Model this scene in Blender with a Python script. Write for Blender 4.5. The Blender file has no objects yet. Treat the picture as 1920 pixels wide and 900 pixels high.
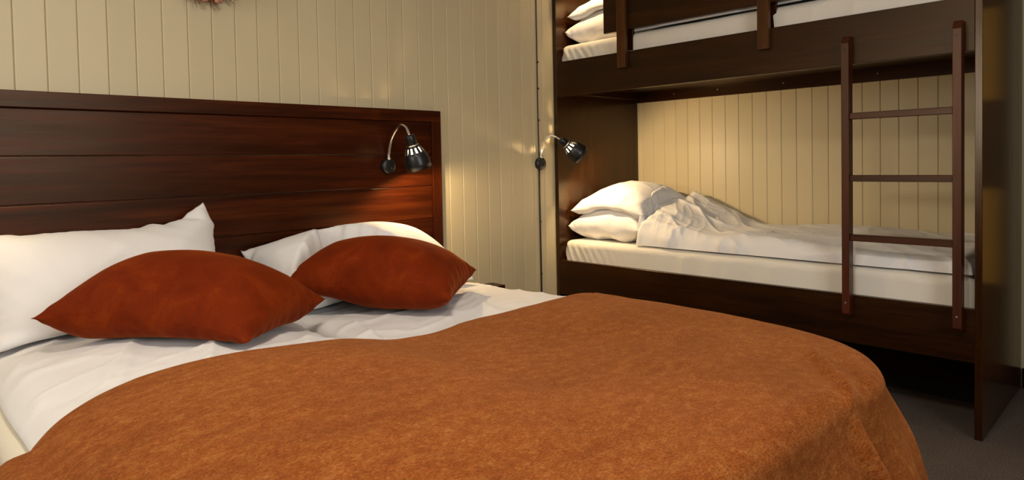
import bpy, bmesh, math
import numpy as np
from mathutils import Vector, Matrix

# ------------------------------------------------------------------ scene, camera, light
scene = bpy.context.scene
col = scene.collection
PI = math.pi

scene.view_settings.view_transform = 'Standard'
scene.view_settings.look = 'None'
scene.view_settings.gamma = 1.0
scene.view_settings.use_curve_mapping = False
scene.view_settings.exposure = 0.0
scene.cycles.max_bounces = 6
scene.cycles.diffuse_bounces = 4
scene.cycles.glossy_bounces = 3
scene.cycles.transmission_bounces = 3
scene.cycles.caustics_reflective = False
scene.cycles.caustics_refractive = False

CAM = np.array([-3.806, -2.616, 1.063])
YAW, PITCH, ROLL, FPX, PCY = 0.776, -0.031, -0.020, 1250.3, 343.0
cy_, sy_, cp_, sp_, cr_, sr_ = (math.cos(YAW), math.sin(YAW), math.cos(PITCH), math.sin(PITCH),
                                math.cos(ROLL), math.sin(ROLL))
CF = np.array([sy_ * cp_, cy_ * cp_, sp_])
r0 = np.array([cy_, -sy_, 0.0])
u0 = np.cross(r0, CF)
CR = cr_ * r0 + sr_ * u0
CU = -sr_ * r0 + cr_ * u0
cd = bpy.data.cameras.new('camera')
cd.sensor_width = 36.0
cd.sensor_fit = 'HORIZONTAL'
cd.lens = FPX / 1920 * 36
cd.shift_y = -(450 - PCY) / 1920
cd.clip_start = 0.02
cam = bpy.data.objects.new('camera', cd)
M = Matrix.Identity(4)
for i in range(3):
    M[i][0], M[i][1], M[i][2], M[i][3] = CR[i], CU[i], -CF[i], CAM[i]
cam.matrix_world = M
col.objects.link(cam)
scene.camera = cam

w = bpy.data.worlds.new('world')
scene.world = w
w.use_nodes = True
w.node_tree.nodes['Background'].inputs[0].default_value = (0.62, 0.78, 1.0, 1)
w.node_tree.nodes['Background'].inputs[1].default_value = 0.6


def area_light(name, loc, rot, sx, sy, power, colr):
    l = bpy.data.lights.new(name, 'AREA')
    l.shape = 'RECTANGLE'
    l.size, l.size_y = sx, sy
    l.energy = power
    l.color = colr
    o = bpy.data.objects.new(name, l)
    o.location = loc
    o.rotation_euler = rot
    col.objects.link(o)
    return o


# daylight entering through the window of the wall behind the camera (opening built below)
XL, YF = -5.60, -4.30          # left wall, wall behind the camera
WX0, WX1, WZ0, WZ1 = -3.75, -2.35, 0.95, 2.10
area_light('window_daylight', ((WX0 + WX1) / 2, YF + 0.03, (WZ0 + WZ1) / 2), (PI / 2, 0, 0),
           WX1 - WX0, WZ1 - WZ0, 34.0, (0.94, 0.97, 1.0))
# daylight through the second window, in the left wall
W2Y0, W2Y1, W2Z0, W2Z1 = -1.75, -0.45, 1.05, 2.15
area_light('window_daylight', (XL + 0.03, (W2Y0 + W2Y1) / 2, (W2Z0 + W2Z1) / 2), (0, -PI / 2, 0),
           W2Z1 - W2Z0, W2Y1 - W2Y0, 23.0, (1.0, 0.96, 0.90))
# light of the round ceiling lamp (fixture built below)
CL = (-3.30, -1.95, 2.36)
area_light('ceiling_lamp_light', (CL[0], CL[1], CL[2] - 0.05), (0, 0, 0), 0.34, 0.34, 25.0, (1.0, 0.88, 0.74))
LAMP_W = 12.5
LAMP_COL = (1.0, 0.70, 0.36)


# ------------------------------------------------------------------ helpers
def lin(r, g, b):
    def f(c):
        c /= 255.0
        return c / 12.92 if c <= 0.04045 else ((c + 0.055) / 1.055) ** 2.4
    return (f(r), f(g), f(b), 1.0)


def tag(o, label=None, cat=None, group=None, kind=None):
    if label: o['label'] = label
    if cat: o['category'] = cat
    if group: o['group'] = group
    if kind: o['kind'] = kind
    return o


def empty(name, loc=(0, 0, 0)):
    o = bpy.data.objects.new(name, None)
    o.empty_display_size = 0.1
    o.location = loc
    col.objects.link(o)
    return o


def link(name, me, mat=None, parent=None, smooth=False):
    o = bpy.data.objects.new(name, me)
    if mat and not me.materials:
        me.materials.append(mat)
    if smooth:
        me.polygons.foreach_set('use_smooth', [True] * len(me.polygons))
    col.objects.link(o)
    if parent:
        o.parent = parent
        o.matrix_parent_inverse = Matrix.Translation(wloc(parent)).inverted()
    return o


def wloc(o):
    # all thing roots are pure translations; parts sit at the origin in world coordinates
    v = Vector((0, 0, 0))
    if o.parent is None:
        return o.location.copy()
    return v


def mesh_bm(name, bm):
    me = bpy.data.meshes.new(name)
    bm.to_mesh(me)
    bm.free()
    return me


def box_mesh(name, lo, hi, bev=0.0, seg=1):
    bm = bmesh.new()
    bmesh.ops.create_cube(bm, size=1.0)
    for v in bm.verts:
        for k in range(3):
            v.co[k] = lo[k] + (v.co[k] + 0.5) * (hi[k] - lo[k])
    if bev > 0:
        bmesh.ops.bevel(bm, geom=list(bm.edges), offset=bev, segments=seg, affect='EDGES', profile=0.6)
    return mesh_bm(name, bm)


def box(name, lo, hi, mat, parent=None, bev=0.002, seg=1):
    return link(name, box_mesh(name, lo, hi, bev, seg), mat, parent)


def tube_mesh(name, pts, rad, seg=12, cap=True):
    pts = [Vector(p) for p in pts]
    rads = rad if isinstance(rad, (list, tuple)) else [rad] * len(pts)
    bm = bmesh.new()
    rings = []
    up = None
    for i, p in enumerate(pts):
        t = (pts[min(i + 1, len(pts) - 1)] - pts[max(i - 1, 0)]).normalized()
        if up is None:
            up = t.orthogonal().normalized()
        else:
            up = (up - t * up.dot(t)).normalized()
        s = t.cross(up)
        rings.append([bm.verts.new(p + (up * math.cos(2 * PI * k / seg) + s * math.sin(2 * PI * k / seg)) * rads[i])
                      for k in range(seg)])
    for a, b in zip(rings[:-1], rings[1:]):
        for k in range(seg):
            bm.faces.new((a[k], a[(k + 1) % seg], b[(k + 1) % seg], b[k]))
    if cap:
        bm.faces.new(rings[0][::-1])
        bm.faces.new(rings[-1])
    bmesh.ops.recalc_face_normals(bm, faces=bm.faces)
    return mesh_bm(name, bm)


def lathe_mesh(name, prof, origin, axis, seg=32, skip=None, cap0=False, cap1=False):
    """prof: list of (radius, distance along axis)"""
    axis = Vector(axis).normalized()
    e1 = axis.orthogonal().normalized()
    e2 = axis.cross(e1)
    o = Vector(origin)
    bm = bmesh.new()
    rings = []
    for r, d in prof:
        rings.append([bm.verts.new(o + axis * d + (e1 * math.cos(2 * PI * k / seg) + e2 * math.sin(2 * PI * k / seg)) * max(r, 1e-4))
                      for k in range(seg)])
    for i in range(len(rings) - 1):
        a, b = rings[i], rings[i + 1]
        for k in range(seg):
            if skip and skip(i, k):
                continue
            bm.faces.new((a[k], b[k], b[(k + 1) % seg], a[(k + 1) % seg]))
    if cap0: bm.faces.new(rings[0])
    if cap1: bm.faces.new(rings[-1][::-1])
    bmesh.ops.recalc_face_normals(bm, faces=bm.faces)
    return mesh_bm(name, bm)


def grid_mesh(name, P, uv=None, close_u=False):
    """P: array (n, m, 3)"""
    n, m = P.shape[:2]
    idx = np.arange(n * m).reshape(n, m)
    f = np.stack([idx[:-1, :-1], idx[:-1, 1:], idx[1:, 1:], idx[1:, :-1]], -1).reshape(-1, 4)
    me = bpy.data.meshes.new(name)
    me.from_pydata(P.reshape(-1, 3).tolist(), [], f.tolist())
    if uv is not None:
        lay = me.uv_layers.new(name='UVMap')
        li = np.empty(len(me.loops), dtype=np.int32)
        me.loops.foreach_get('vertex_index', li)
        lay.data.foreach_set('uv', uv.reshape(-1, 2)[li].astype(np.float32).ravel())
    me.update()
    return me


# ------------------------------------------------------------------ noise
def _hash(ix, iy, seed):
    h = (ix.astype(np.int64) * 374761393 + iy.astype(np.int64) * 668265263 + seed * 1274126177) & 0xffffffff
    h = ((h ^ (h >> 13)) * 1274126177) & 0xffffffff
    return ((h ^ (h >> 16)) & 0xffff) / 65535.0


def vnoise(x, y, seed=0):
    x = np.asarray(x, float); y = np.asarray(y, float)
    ix, iy = np.floor(x), np.floor(y)
    fx, fy = x - ix, y - iy
    fx = fx * fx * fx * (fx * (fx * 6 - 15) + 10)
    fy = fy * fy * fy * (fy * (fy * 6 - 15) + 10)
    a = _hash(ix, iy, seed); b = _hash(ix + 1, iy, seed)
    c = _hash(ix, iy + 1, seed); d = _hash(ix + 1, iy + 1, seed)
    return (a * (1 - fx) + b * fx) * (1 - fy) + (c * (1 - fx) + d * fx) * fy - 0.5


def fbm(x, y, seed=0, o=3):
    s = 0; a = 1.0
    for k in range(o):
        s = s + a * vnoise(x * 2 ** k + 17.3 * k, y * 2 ** k - 9.1 * k, seed + k)
        a *= 0.5
    return s


def creases(x, y, seed=0, ang=0.0, stretch=3.0, freq=4.0):
    """soft ridges, long in direction ang"""
    c, s = math.cos(ang), math.sin(ang)
    wx = x + 0.10 * vnoise(x * 3.1, y * 3.1, seed + 50)
    wy = y + 0.10 * vnoise(x * 3.1 + 40, y * 3.1, seed + 51)
    u = (wx * c + wy * s) * freq / stretch
    v = (-wx * s + wy * c) * freq
    n = vnoise(u, v, seed) * 2
    r = (1 - np.abs(n)) ** 4
    n2 = vnoise(u * 1.9 + 7, v * 1.9, seed + 3) * 2
    r2 = (1 - np.abs(n2)) ** 4
    m = np.clip(vnoise(x * 2.3, y * 2.3, seed + 9) + 0.5, 0, 1)
    return r * m + 0.5 * r2 * (1 - m)


def smooth(a, b, x):
    t = np.clip((x - a) / (b - a), 0, 1)
    return t * t * (3 - 2 * t)


# ------------------------------------------------------------------ materials
class NT:
    def __init__(self, name):
        self.m = bpy.data.materials.new(name)
        self.m.use_nodes = True
        self.t = self.m.node_tree
        self.b = self.t.nodes['Principled BSDF']

    def n(self, typ, **kw):
        nd = self.t.nodes.new(typ)
        for k, v in kw.items():
            if k.startswith('i_'):
                nd.inputs[k[2:].replace('_', ' ')].default_value = v
            else:
                setattr(nd, k, v)
        return nd

    def l(self, a, b):
        self.t.links.new(a, b)

    def coords(self, kind='Object', scale=(1, 1, 1), rot=(0, 0, 0)):
        tc = self.n('ShaderNodeTexCoord')
        mp = self.n('ShaderNodeMapping')
        mp.inputs['Scale'].default_value = scale
        mp.inputs['Rotation'].default_value = rot
        self.l(tc.outputs[kind], mp.inputs['Vector'])
        return mp.outputs[0]

    def noise(self, vec, scale, detail=4, rough=0.55, dist=0.0):
        nd = self.n('ShaderNodeTexNoise')
        nd.inputs['Scale'].default_value = scale
        nd.inputs['Detail'].default_value = detail
        nd.inputs['Roughness'].default_value = rough
        nd.inputs['Distortion'].default_value = dist
        self.l(vec, nd.inputs['Vector'])
        return nd.outputs['Fac']

    def ramp(self, fac, stops):
        r = self.n('ShaderNodeValToRGB')
        e = r.color_ramp.elements
        while len(e) < len(stops):
            e.new(0.5)
        for k, (p, c) in enumerate(stops):
            e[k].position = p
            e[k].color = c
        self.l(fac, r.inputs[0])
        return r.outputs[0]

    def mix(self, fac, a, b, mode='MIX'):
        x = self.n('ShaderNodeMix', data_type='RGBA', blend_type=mode)
        for sock, v in ((x.inputs[0], fac), (x.inputs[6], a), (x.inputs[7], b)):
            if hasattr(v, 'is_output') or hasattr(v, 'links'):
                self.l(v, sock)
            else:
                sock.default_value = v
        return x.outputs[2]

    def bump(self, h, strength, dist):
        b = self.n('ShaderNodeBump')
        b.inputs['Strength'].default_value = strength
        b.inputs['Distance'].default_value = dist
        self.l(h, b.inputs['Height'])
        self.l(b.outputs[0], self.b.inputs['Normal'])

    def set(self, **kw):
        for k, v in kw.items():
            self.b.inputs[k.replace('_', ' ')].default_value = v
        return self


def mat_wood(name, dark, mid, light, grain_axis, rough=0.32, seed=0.0, spec=0.5):
    t = NT(name)
    sc = [9.0, 9.0, 9.0]
    sc[grain_axis] = 0.55
    v = t.coords('Object', tuple(sc))
    oi = t.n('ShaderNodeObjectInfo')
    add = t.n('ShaderNodeVectorMath', operation='MULTIPLY_ADD')
    comb = t.n('ShaderNodeCombineXYZ')
    for k in range(3):
        t.l(oi.outputs['Random'], comb.inputs[k])
    t.l(comb.outputs[0], add.inputs[0])
    add.inputs[1].default_value = (37, 53, 29)
    t.l(v, add.inputs[2])
    v = add.outputs[0]
    n1 = t.noise(v, 1.2, 5, 0.6, 1.2)
    n2 = t.noise(v, 9.0, 3, 0.6, 0.3)
    c1 = t.ramp(n1, [(0.30, dark), (0.52, mid), (0.75, light)])
    c2 = t.ramp(n2, [(0.35, (0.62, 0.62, 0.62, 1)), (0.65, (1.1, 1.1, 1.1, 1))])
    c = t.mix(0.75, c1, c2, 'MULTIPLY')
    t.l(c, t.b.inputs['Base Color'])
    rr = t.n('ShaderNodeMapRange')
    rr.inputs['To Min'].default_value = rough - 0.05
    rr.inputs['To Max'].default_value = rough + 0.10
    t.l(n2, rr.inputs['Value'])
    t.l(rr.outputs[0], t.b.inputs['Roughness'])
    t.set(Specular_IOR_Level=spec, Specular_Tint=(1.0, 0.76, 0.52, 1))
    t.bump(n2, 0.06, 0.002)
    return t.m


def mat_simple(name, c, rough=0.5, metal=0.0, **kw):
    t = NT(name)
    v = t.coords('Object')
    n = t.noise(v, 35.0, 3)
    t.l(t.mix(n, tuple(x * 0.88 for x in c[:3]) + (1,), tuple(min(1, x * 1.10) for x in c[:3]) + (1,)), t.b.inputs['Base Color'])
    t.set(Roughness=rough, Metallic=metal, **kw)
    return t.m


def mat_paint():
    t = NT('cream_paint')
    v = t.coords('Object')
    oi = t.n('ShaderNodeObjectInfo')
    n = t.noise(v, 3.0, 4)
    base = t.mix(n, lin(200, 184, 147), lin(209, 194, 158))
    rnd = t.ramp(oi.outputs['Random'], [(0, (0.95, 0.95, 0.94, 1)), (1, (1, 1, 1, 1))])
    t.l(t.mix(1.0, base, rnd, 'MULTIPLY'), t.b.inputs['Base Color'])
    t.set(Roughness=0.42, Specular_IOR_Level=0.35)
    n2 = t.noise(t.coords('Object', (1, 1, 0.12)), 60.0, 3)
    t.bump(n2, 0.05, 0.001)
    return t.m


def mat_cotton(name, c, weave=True):
    t = NT(name)
    v = t.coords('Object')
    n = t.noise(v, 6.0, 4)
    t.l(t.mix(n, tuple(x * 0.95 for x in c[:3]) + (1,), c), t.b.inputs['Base Color'])
    t.set(Roughness=0.85, Sheen_Weight=0.15, Sheen_Roughness=0.5, Specular_IOR_Level=0.25)
    n2 = t.noise(v, 420.0, 2, 0.5)
    n3 = t.noise(v, 28.0, 3, 0.55, 0.8)
    mx = t.n('ShaderNodeMath', operation='MULTIPLY_ADD')
    t.l(n3, mx.inputs[0]); mx.inputs[1].default_value = 3.0; t.l(n2, mx.inputs[2])
    t.bump(mx.outputs[0], 0.22, 0.0012)
    return t.m


def mat_chenille():
    t = NT('rust_chenille')
    tc = t.n('ShaderNodeTexCoord')
    def mp(scale, rot=0.0):
        m = t.n('ShaderNodeMapping')
        m.inputs['Scale'].default_value = scale
        m.inputs['Rotation'].default_value = (0, 0, rot)
        t.l(tc.outputs['UV'], m.inputs['Vector'])
        return m.outputs[0]
    big = t.noise(mp((1.0, 1.6, 1), 0.0), 3.2, 5, 0.62, 0.4)
    mid = t.noise(mp((1.0, 1.35, 1), 0.0), 30.0, 6, 0.78, 0.2)
    fib = t.noise(mp((0.6, 1.6, 1), 0.0), 210.0, 3, 0.75, 0.3)
    fib2 = t.noise(mp((1.6, 0.6, 1), 0.0), 220.0, 3, 0.75, 0.3)
    c = t.ramp(mid, [(0.30, lin(118, 54, 12)), (0.5, lin(136, 72, 25)), (0.72, lin(158, 100, 48))])
    cb = t.ramp(big, [(0.32, (0.76, 0.68, 0.58, 1)), (0.52, (1.0, 0.98, 0.95, 1)), (0.70, (1.14, 1.18, 1.24, 1))])
    c = t.mix(0.85, c, cb, 'MULTIPLY')
    cf = t.ramp(fib, [(0.34, (0.55, 0.48, 0.40, 1)), (0.50, (1, 1, 1, 1)), (0.66, (1.45, 1.6, 1.9, 1))])
    c = t.mix(0.85, c, cf, 'MULTIPLY')
    cf2 = t.ramp(fib2, [(0.34, (0.65, 0.6, 0.55, 1)), (0.62, (1.15, 1.18, 1.22, 1))])
    c = t.mix(0.7, c, cf2, 'MULTIPLY')
    t.l(c, t.b.inputs['Base Color'])
    t.set(Roughness=0.9, Specular_IOR_Level=0.12, Sheen_Weight=0.35, Sheen_Roughness=0.45)
    t.b.inputs['Sheen Tint'].default_value = lin(235, 160, 100)
    ad = t.n('ShaderNodeMath', operation='ADD')
    t.l(fib, ad.inputs[0]); t.l(fib2, ad.inputs[1])
    t.bump(ad.outputs[0], 0.5, 0.0022)
    return t.m


def mat_velvet():
    t = NT('rust_velvet')
    v = t.coords('Object', (1, 1, 1))
    n = t.noise(v, 9.0, 5, 0.6, 0.8)
    n2 = t.noise(v, 300.0, 2, 0.6)
    c = t.ramp(n, [(0.3, lin(96, 27, 0)), (0.55, lin(110, 35, 1)), (0.8, lin(130, 50, 5))])
    c = t.mix(0.5, c, t.ramp(n2, [(0.35, (0.72, 0.7, 0.68, 1)), (0.65, (1.2, 1.2, 1.2, 1))]), 'MULTIPLY')
    t.l(c, t.b.inputs['Base Color'])
    t.set(Roughness=0.8, Specular_IOR_Level=0.1, Sheen_Weight=0.35, Sheen_Roughness=0.35)
    t.b.inputs['Sheen Tint'].default_value = lin(220, 120, 50)
    t.bump(n2, 0.25, 0.0012)
    return t.m


def mat_carpet():
    t = NT('taupe_carpet')
    v = t.coords('Object')
    n = t.noise(v, 7.0, 4)
    n2 = t.noise(v, 180.0, 3, 0.7)
    c = t.ramp(n2, [(0.3, lin(66, 58, 54)), (0.7, lin(112, 100, 92))])
    t.l(t.mix(0.4, c, t.ramp(n, [(0.3, (0.7, 0.7, 0.7, 1)), (0.7, (1.1, 1.1, 1.1, 1))]), 'MULTIPLY'), t.b.inputs['Base Color'])
    t.set(Roughness=0.95, Specular_IOR_Level=0.1)
    t.bump(n2, 0.6, 0.004)
    return t.m


def mat_emit(name, c, s):
    t = NT(name)
    t.set(Base_Color=c, Emission_Color=c, Emission_Strength=s)
    return t.m


def mat_glass():
    t = NT('window_glass')
    t.set(Base_Color=(0.9, 0.95, 1, 1), Roughness=0.02, Transmission_Weight=1.0, IOR=1.1)
    return t.m


M_PAINT = mat_paint()
M_HEAD = mat_wood('mahogany_headboard', lin(36, 10, 2), lin(58, 20, 4), lin(84, 36, 8), 0, 0.30, spec=0.25)
M_BUNK_Y = mat_wood('walnut_bunk_rail', lin(29, 12, 2), lin(44, 20, 3), lin(60, 31, 6), 1, 0.30, spec=0.32)
M_BUNK_Z = mat_wood('walnut_bunk_panel', lin(32, 13, 2), lin(48, 22, 4), lin(62, 32, 7), 2, 0.19, spec=0.55)
M_LADDER = mat_wood('mahogany_ladder', lin(42, 13, 5), lin(68, 24, 10), lin(92, 38, 18), 2, 0.35)
M_RUNG = mat_wood('mahogany_rung', lin(42, 13, 5), lin(68, 24, 10), lin(92, 38, 18), 1, 0.35)
M_POST_LIT = mat_wood('lit_brown_post', lin(54, 28, 8), lin(78, 44, 15), lin(100, 62, 26), 2, 0.38, spec=0.3)  # lighter brown: glossy light on the front posts is put into the colour
M_WHITE = mat_cotton('white_cotton', lin(232, 229, 226))
M_SHEET = mat_cotton('cream_sheet', lin(232, 222, 200))
M_BSHEET = mat_cotton('pale_bunk_sheet', lin(230, 223, 209))
M_BLANKET = mat_chenille()
M_VELVET = mat_velvet()
M_CARPET = mat_carpet()
M_BLACK = mat_simple('black_plastic', lin(22, 21, 21), 0.38)
M_SHADE = mat_simple('black_enamel', lin(26, 26, 27), 0.33)
M_CHROME = mat_simple('brushed_chrome', (0.75, 0.73, 0.70, 1), 0.22, 1.0)
M_STEEL = mat_simple('screw_steel', (0.55, 0.52, 0.48, 1), 0.35, 1.0)
M_CABLE = mat_simple('brown_cable', lin(34, 26, 18), 0.5)
M_CEIL = mat_simple('white_ceiling', lin(225, 220, 210), 0.8)
M_PLAIN = mat_simple('plain_cream_wall', lin(205, 195, 170), 0.6)
M_BASEB = mat_simple('black_baseboard', lin(20, 17, 15), 0.35)
M_BULB = mat_emit('warm_bulb', (1.0, 0.80, 0.48, 1), 9.0)
M_DIFF = mat_emit('lamp_diffuser', (1.0, 0.86, 0.66, 1), 3.0)
M_GLASS = mat_glass()
M_TWIG = mat_simple('dried_twig', lin(122, 78, 48), 0.8)
M_PETAL = mat_simple('dried_pink_petal', lin(196, 140, 116), 0.8)
M_DARKROD = mat_simple('dark_socket', lin(12, 11, 11), 0.5)

# ------------------------------------------------------------------ room
A = 0.088
XB = -0.08           # face of the bunk wall
HC = 2.45            # ceiling height
G = 0.0032           # groove depth


def struct(name, me, mat):
    o = link(name, me, mat)
    o['kind'] = 'structure'
    return o


struct('floor', box_mesh('floor', (XL - 0.1, YF - 0.1, -0.1), (XB + 0.1, 0.1, 0.0)), M_CARPET)
struct('ceiling', box_mesh('ceiling', (XL - 0.1, YF - 0.1, HC), (XB + 0.1, 0.1, HC + 0.1)), M_CEIL)
wall_back = struct('wall_back', box_mesh('wall_back', (XL - 0.1, 0.012, 0.0), (XB + 0.1, 0.1, HC)), M_PLAIN)
wall_right = struct('wall_right', box_mesh('wall_right', (XB + 0.012, YF - 0.1, 0.0), (XB + 0.1, 0.012, HC)), M_PLAIN)
def wall_with_window(name, boxes):
    bm = bmesh.new()
    for lo, hi in boxes:
        r = bmesh.ops.create_cube(bm, size=1.0)
        for v in r['verts']:
            for k in range(3):
                v.co[k] = lo[k] + (v.co[k] + 0.5) * (hi[k] - lo[k])
    return struct(name, mesh_bm(name, bm), M_PLAIN)


wall_with_window('wall_left', (((XL - 0.1, YF - 0.1, 0), (XL, W2Y0, HC)), ((XL - 0.1, W2Y1, 0), (XL, 0.012, HC)),
                               ((XL - 0.1, W2Y0, 0), (XL, W2Y1, W2Z0)), ((XL - 0.1, W2Y0, W2Z1), (XL, W2Y1, HC))))
fw = 0.06
win = empty('window_2', (XL - 0.05, (W2Y0 + W2Y1) / 2, W2Z0))
win['kind'] = 'structure'
for lo, hi in (((XL - 0.09, W2Y0, W2Z0), (XL - 0.02, W2Y0 + fw, W2Z1)),
               ((XL - 0.09, W2Y1 - fw, W2Z0), (XL - 0.02, W2Y1, W2Z1)),
               ((XL - 0.09, W2Y0 + fw, W2Z0), (XL - 0.02, W2Y1 - fw, W2Z0 + fw)),
               ((XL - 0.09, W2Y0 + fw, W2Z1 - fw), (XL - 0.02, W2Y1 - fw, W2Z1))):
    box('window_frame', lo, hi, M_CEIL, win)
box('window_pane', (XL - 0.06, W2Y0 + fw, W2Z0 + fw), (XL - 0.052, W2Y1 - fw, W2Z1 - fw), M_GLASS, win, 0)
wall_with_window('wall_front', (((XL, YF - 0.1, 0), (WX0, YF, HC)), ((WX1, YF - 0.1, 0), (XB + 0.012, YF, HC)),
                                ((WX0, YF - 0.1, 0), (WX1, YF, WZ0)), ((WX0, YF - 0.1, WZ1), (WX1, YF, HC))))
win = empty('window_1', ((WX0 + WX1) / 2, YF - 0.05, WZ0))
win['kind'] = 'structure'
fw = 0.06
for lo, hi in (((WX0, YF - 0.09, WZ0), (WX0 + fw, YF - 0.02, WZ1)),
               ((WX1 - fw, YF - 0.09, WZ0), (WX1, YF - 0.02, WZ1)),
               ((WX0 + fw, YF - 0.09, WZ0), (WX1 - fw, YF - 0.02, WZ0 + fw)),
               ((WX0 + fw, YF - 0.09, WZ1 - fw), (WX1 - fw, YF - 0.02, WZ1))):
    box('window_frame', lo, hi, M_CEIL, win)
box('window_pane', (WX0 + fw, YF - 0.06, WZ0 + fw), (WX1 - fw, YF - 0.052, WZ1 - fw), M_GLASS, win, 0)


def board_mesh(name, width, h, along_x):
    """vertical matchboard with chamfered edges: face at 0, back at +0.012"""
    hw, c, d = width / 2 - 0.0003, 0.0036, 0.012
    prof = [(-hw, d), (-hw, G), (-hw + c, 0), (hw - c, 0), (hw, G), (hw, d)]
    bm = bmesh.new()
    def pt(p, z):
        return (p[0], p[1], z) if along_x else (p[1], -p[0], z)
    lo = [bm.verts.new(pt(p, 0)) for p in prof]
    hi = [bm.verts.new(pt(p, h)) for p in prof]
    for i in range(len(prof) - 1):
        bm.faces.new((lo[i], lo[i + 1], hi[i + 1], hi[i]))
    bm.faces.new(lo[::-1]); bm.faces.new(hi)
    bmesh.ops.recalc_face_normals(bm, faces=bm.faces)
    return mesh_bm(name, bm)


BMA = board_mesh('board_back', A, HC, True)
BMA.materials.append(M_PAINT)
XG0 = -39.063 * A
for k in range(-25, 38):
    xc = XG0 + (k + 0.5) * A
    if xc < XL or xc > XB - 0.01:
        continue
    o = link('board', BMA, None, None)
    o.location = (xc, 0, 0)
    o.parent = wall_back
BWB = 0.085
BMB = board_mesh('board_right', BWB, HC, False)
BMB.materials.append(M_PAINT)
YG0 = -0.401
for k in range(-5, 46):
    yc = YG0 - (k + 0.5) * BWB
    if yc > 0.0 or yc < YF:
        continue
    o = link('board', BMB, None, None)
    o.location = (XB, yc, 0)
    o.parent = wall_right
b = box('baseboard_right', (XB - 0.016, YF, 0), (XB, -2.09, 0.09), M_BASEB, None, 0.004)
b['kind'] = 'structure'
b = box('baseboard_back', (XL, -0.016, 0), (-0.90, 0, 0.09), M_BASEB, None, 0.004)
b['kind'] = 'structure'

# honey-coloured panelled door beyond the bunk bed (seen mirrored in the glossy end panel)
M_PINE = mat_wood('honey_pine', lin(196, 140, 52), lin(224, 168, 72), lin(236, 186, 92), 2, 0.4)
M_DOOR = mat_wood('brown_door', lin(60, 38, 18), lin(84, 54, 26), lin(104, 70, 36), 2, 0.4)
dr = empty('door_1', (XB - 0.02, -2.60, 0))
dr['kind'] = 'structure'
DY0, DY1 = -3.00, -2.15
box('door_leaf', (XB - 0.030, DY0, 0.02), (XB - 0.001, DY1, 2.02), M_DOOR, dr, 0.003)
for z0, z1 in ((0.46, 0.90), (1.30, 1.72)):
    box('door_panel', (XB - 0.042, DY0 + 0.05, z0), (XB - 0.030, DY1 - 0.02, z1), M_PINE, dr, 0.006)
box('door_panel', (XB - 0.042, DY0 + 0.05, 1.78), (XB - 0.030, DY1 - 0.02, 1.98), M_DOOR, dr, 0.006)

# ------------------------------------------------------------------ headboard
HX0, HX1, HZ1, HYF = -3.78, -1.75, 1.321, -0.030
hb = tag(empty('headboard', (-2.765, -0.015, 0.0)),
         'wide dark mahogany plank headboard with raised frame fixed behind the double bed', 'headboard')
FWD = 0.054
box('top_rail', (HX0, HYF, HZ1 - FWD), (HX1, -0.001, HZ1), M_HEAD, hb, 0.0025, 2)
M_HEADZ = mat_wood('mahogany_stile', lin(36, 10, 2), lin(58, 20, 4), lin(84, 36, 8), 2, 0.30, spec=0.25)
for x0, x1 in ((HX1 - FWD, HX1), (HX0, HX0 + FWD)):
    box('side_stile', (x0, HYF, 0.0), (x1, -0.001, HZ1 - FWD), M_HEADZ, hb, 0.0025, 2)
zs = [HZ1 - FWD, 1.112, 0.957, 0.799, 0.643, 0.487, 0.331, 0.175, 0.02]
for k in range(len(zs) - 1):
    box('plank', (HX0 + FWD, HYF + 0.010, zs[k + 1] + 0.0008), (HX1 - FWD, -0.001, zs[k] - 0.0008), M_HEAD, hb, 0.0035, 2)

# ------------------------------------------------------------------ bunk bed
BXF, BXB = -0.886, XB - 0.002
PY0, PY1 = -0.028, -0.001
EY0, EY1 = -2.085, -2.061
bunk = tag(empty('bunk_bed', (-0.48, -1.04, 0)),
           'tall dark brown wooden bunk bed with two berths along the panelled wall', 'bunk bed')
box('head_panel', (BXF, PY0, 0), (BXB, PY1, 2.30), M_BUNK_Z, bunk, 0.0015)
box('end_panel', (BXF, EY0, 0), (BXB, EY1, 2.30), M_BUNK_Z, bunk, 0.0015)
RT = 0.030
for z0, z1 in ((1.437, 1.637), (0.286, 0.485)):
    box('side_rail', (BXF, EY1, z0), (BXF + RT, PY0, z1), M_BUNK_Y, bunk, 0.0015)
    box('back_rail', (BXB - 0.022, EY1, z0), (BXB, PY0, z1 - 0.03), M_BUNK_Y, bunk, 0.0015)
    box('base_board', (BXF + RT, EY1, z0 + 0.062), (BXB - 0.022, PY0, z0 + 0.078), M_BUNK_Y, bunk, 0.0)
    for y0 in (PY0 - 0.03, EY1 + 0.03 - 0.03):
        box('end_cleat', (BXF + RT, y0, z0 + 0.02), (BXB - 0.022, y0 + 0.03, z0 + 0.062), M_BUNK_Z, bunk, 0.001)
for yy in (-0.32, -0.62, -1.02, -1.5, -1.85):
    link('screw', lathe_mesh('screw', [(0.0001, 0.0025), (0.003, 0.002), (0.004, 0.0)], (BXB - 0.022, yy, 1.475), (-1, 0, 0), 10), M_STEEL, bunk)
box('under_berth_dark_panel', (-0.235, EY1, 0.0), (-0.215, PY0, 0.286), M_BUNK_Y, bunk, 0.001)  # dark panel added so the space under the lower berth reads black
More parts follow.
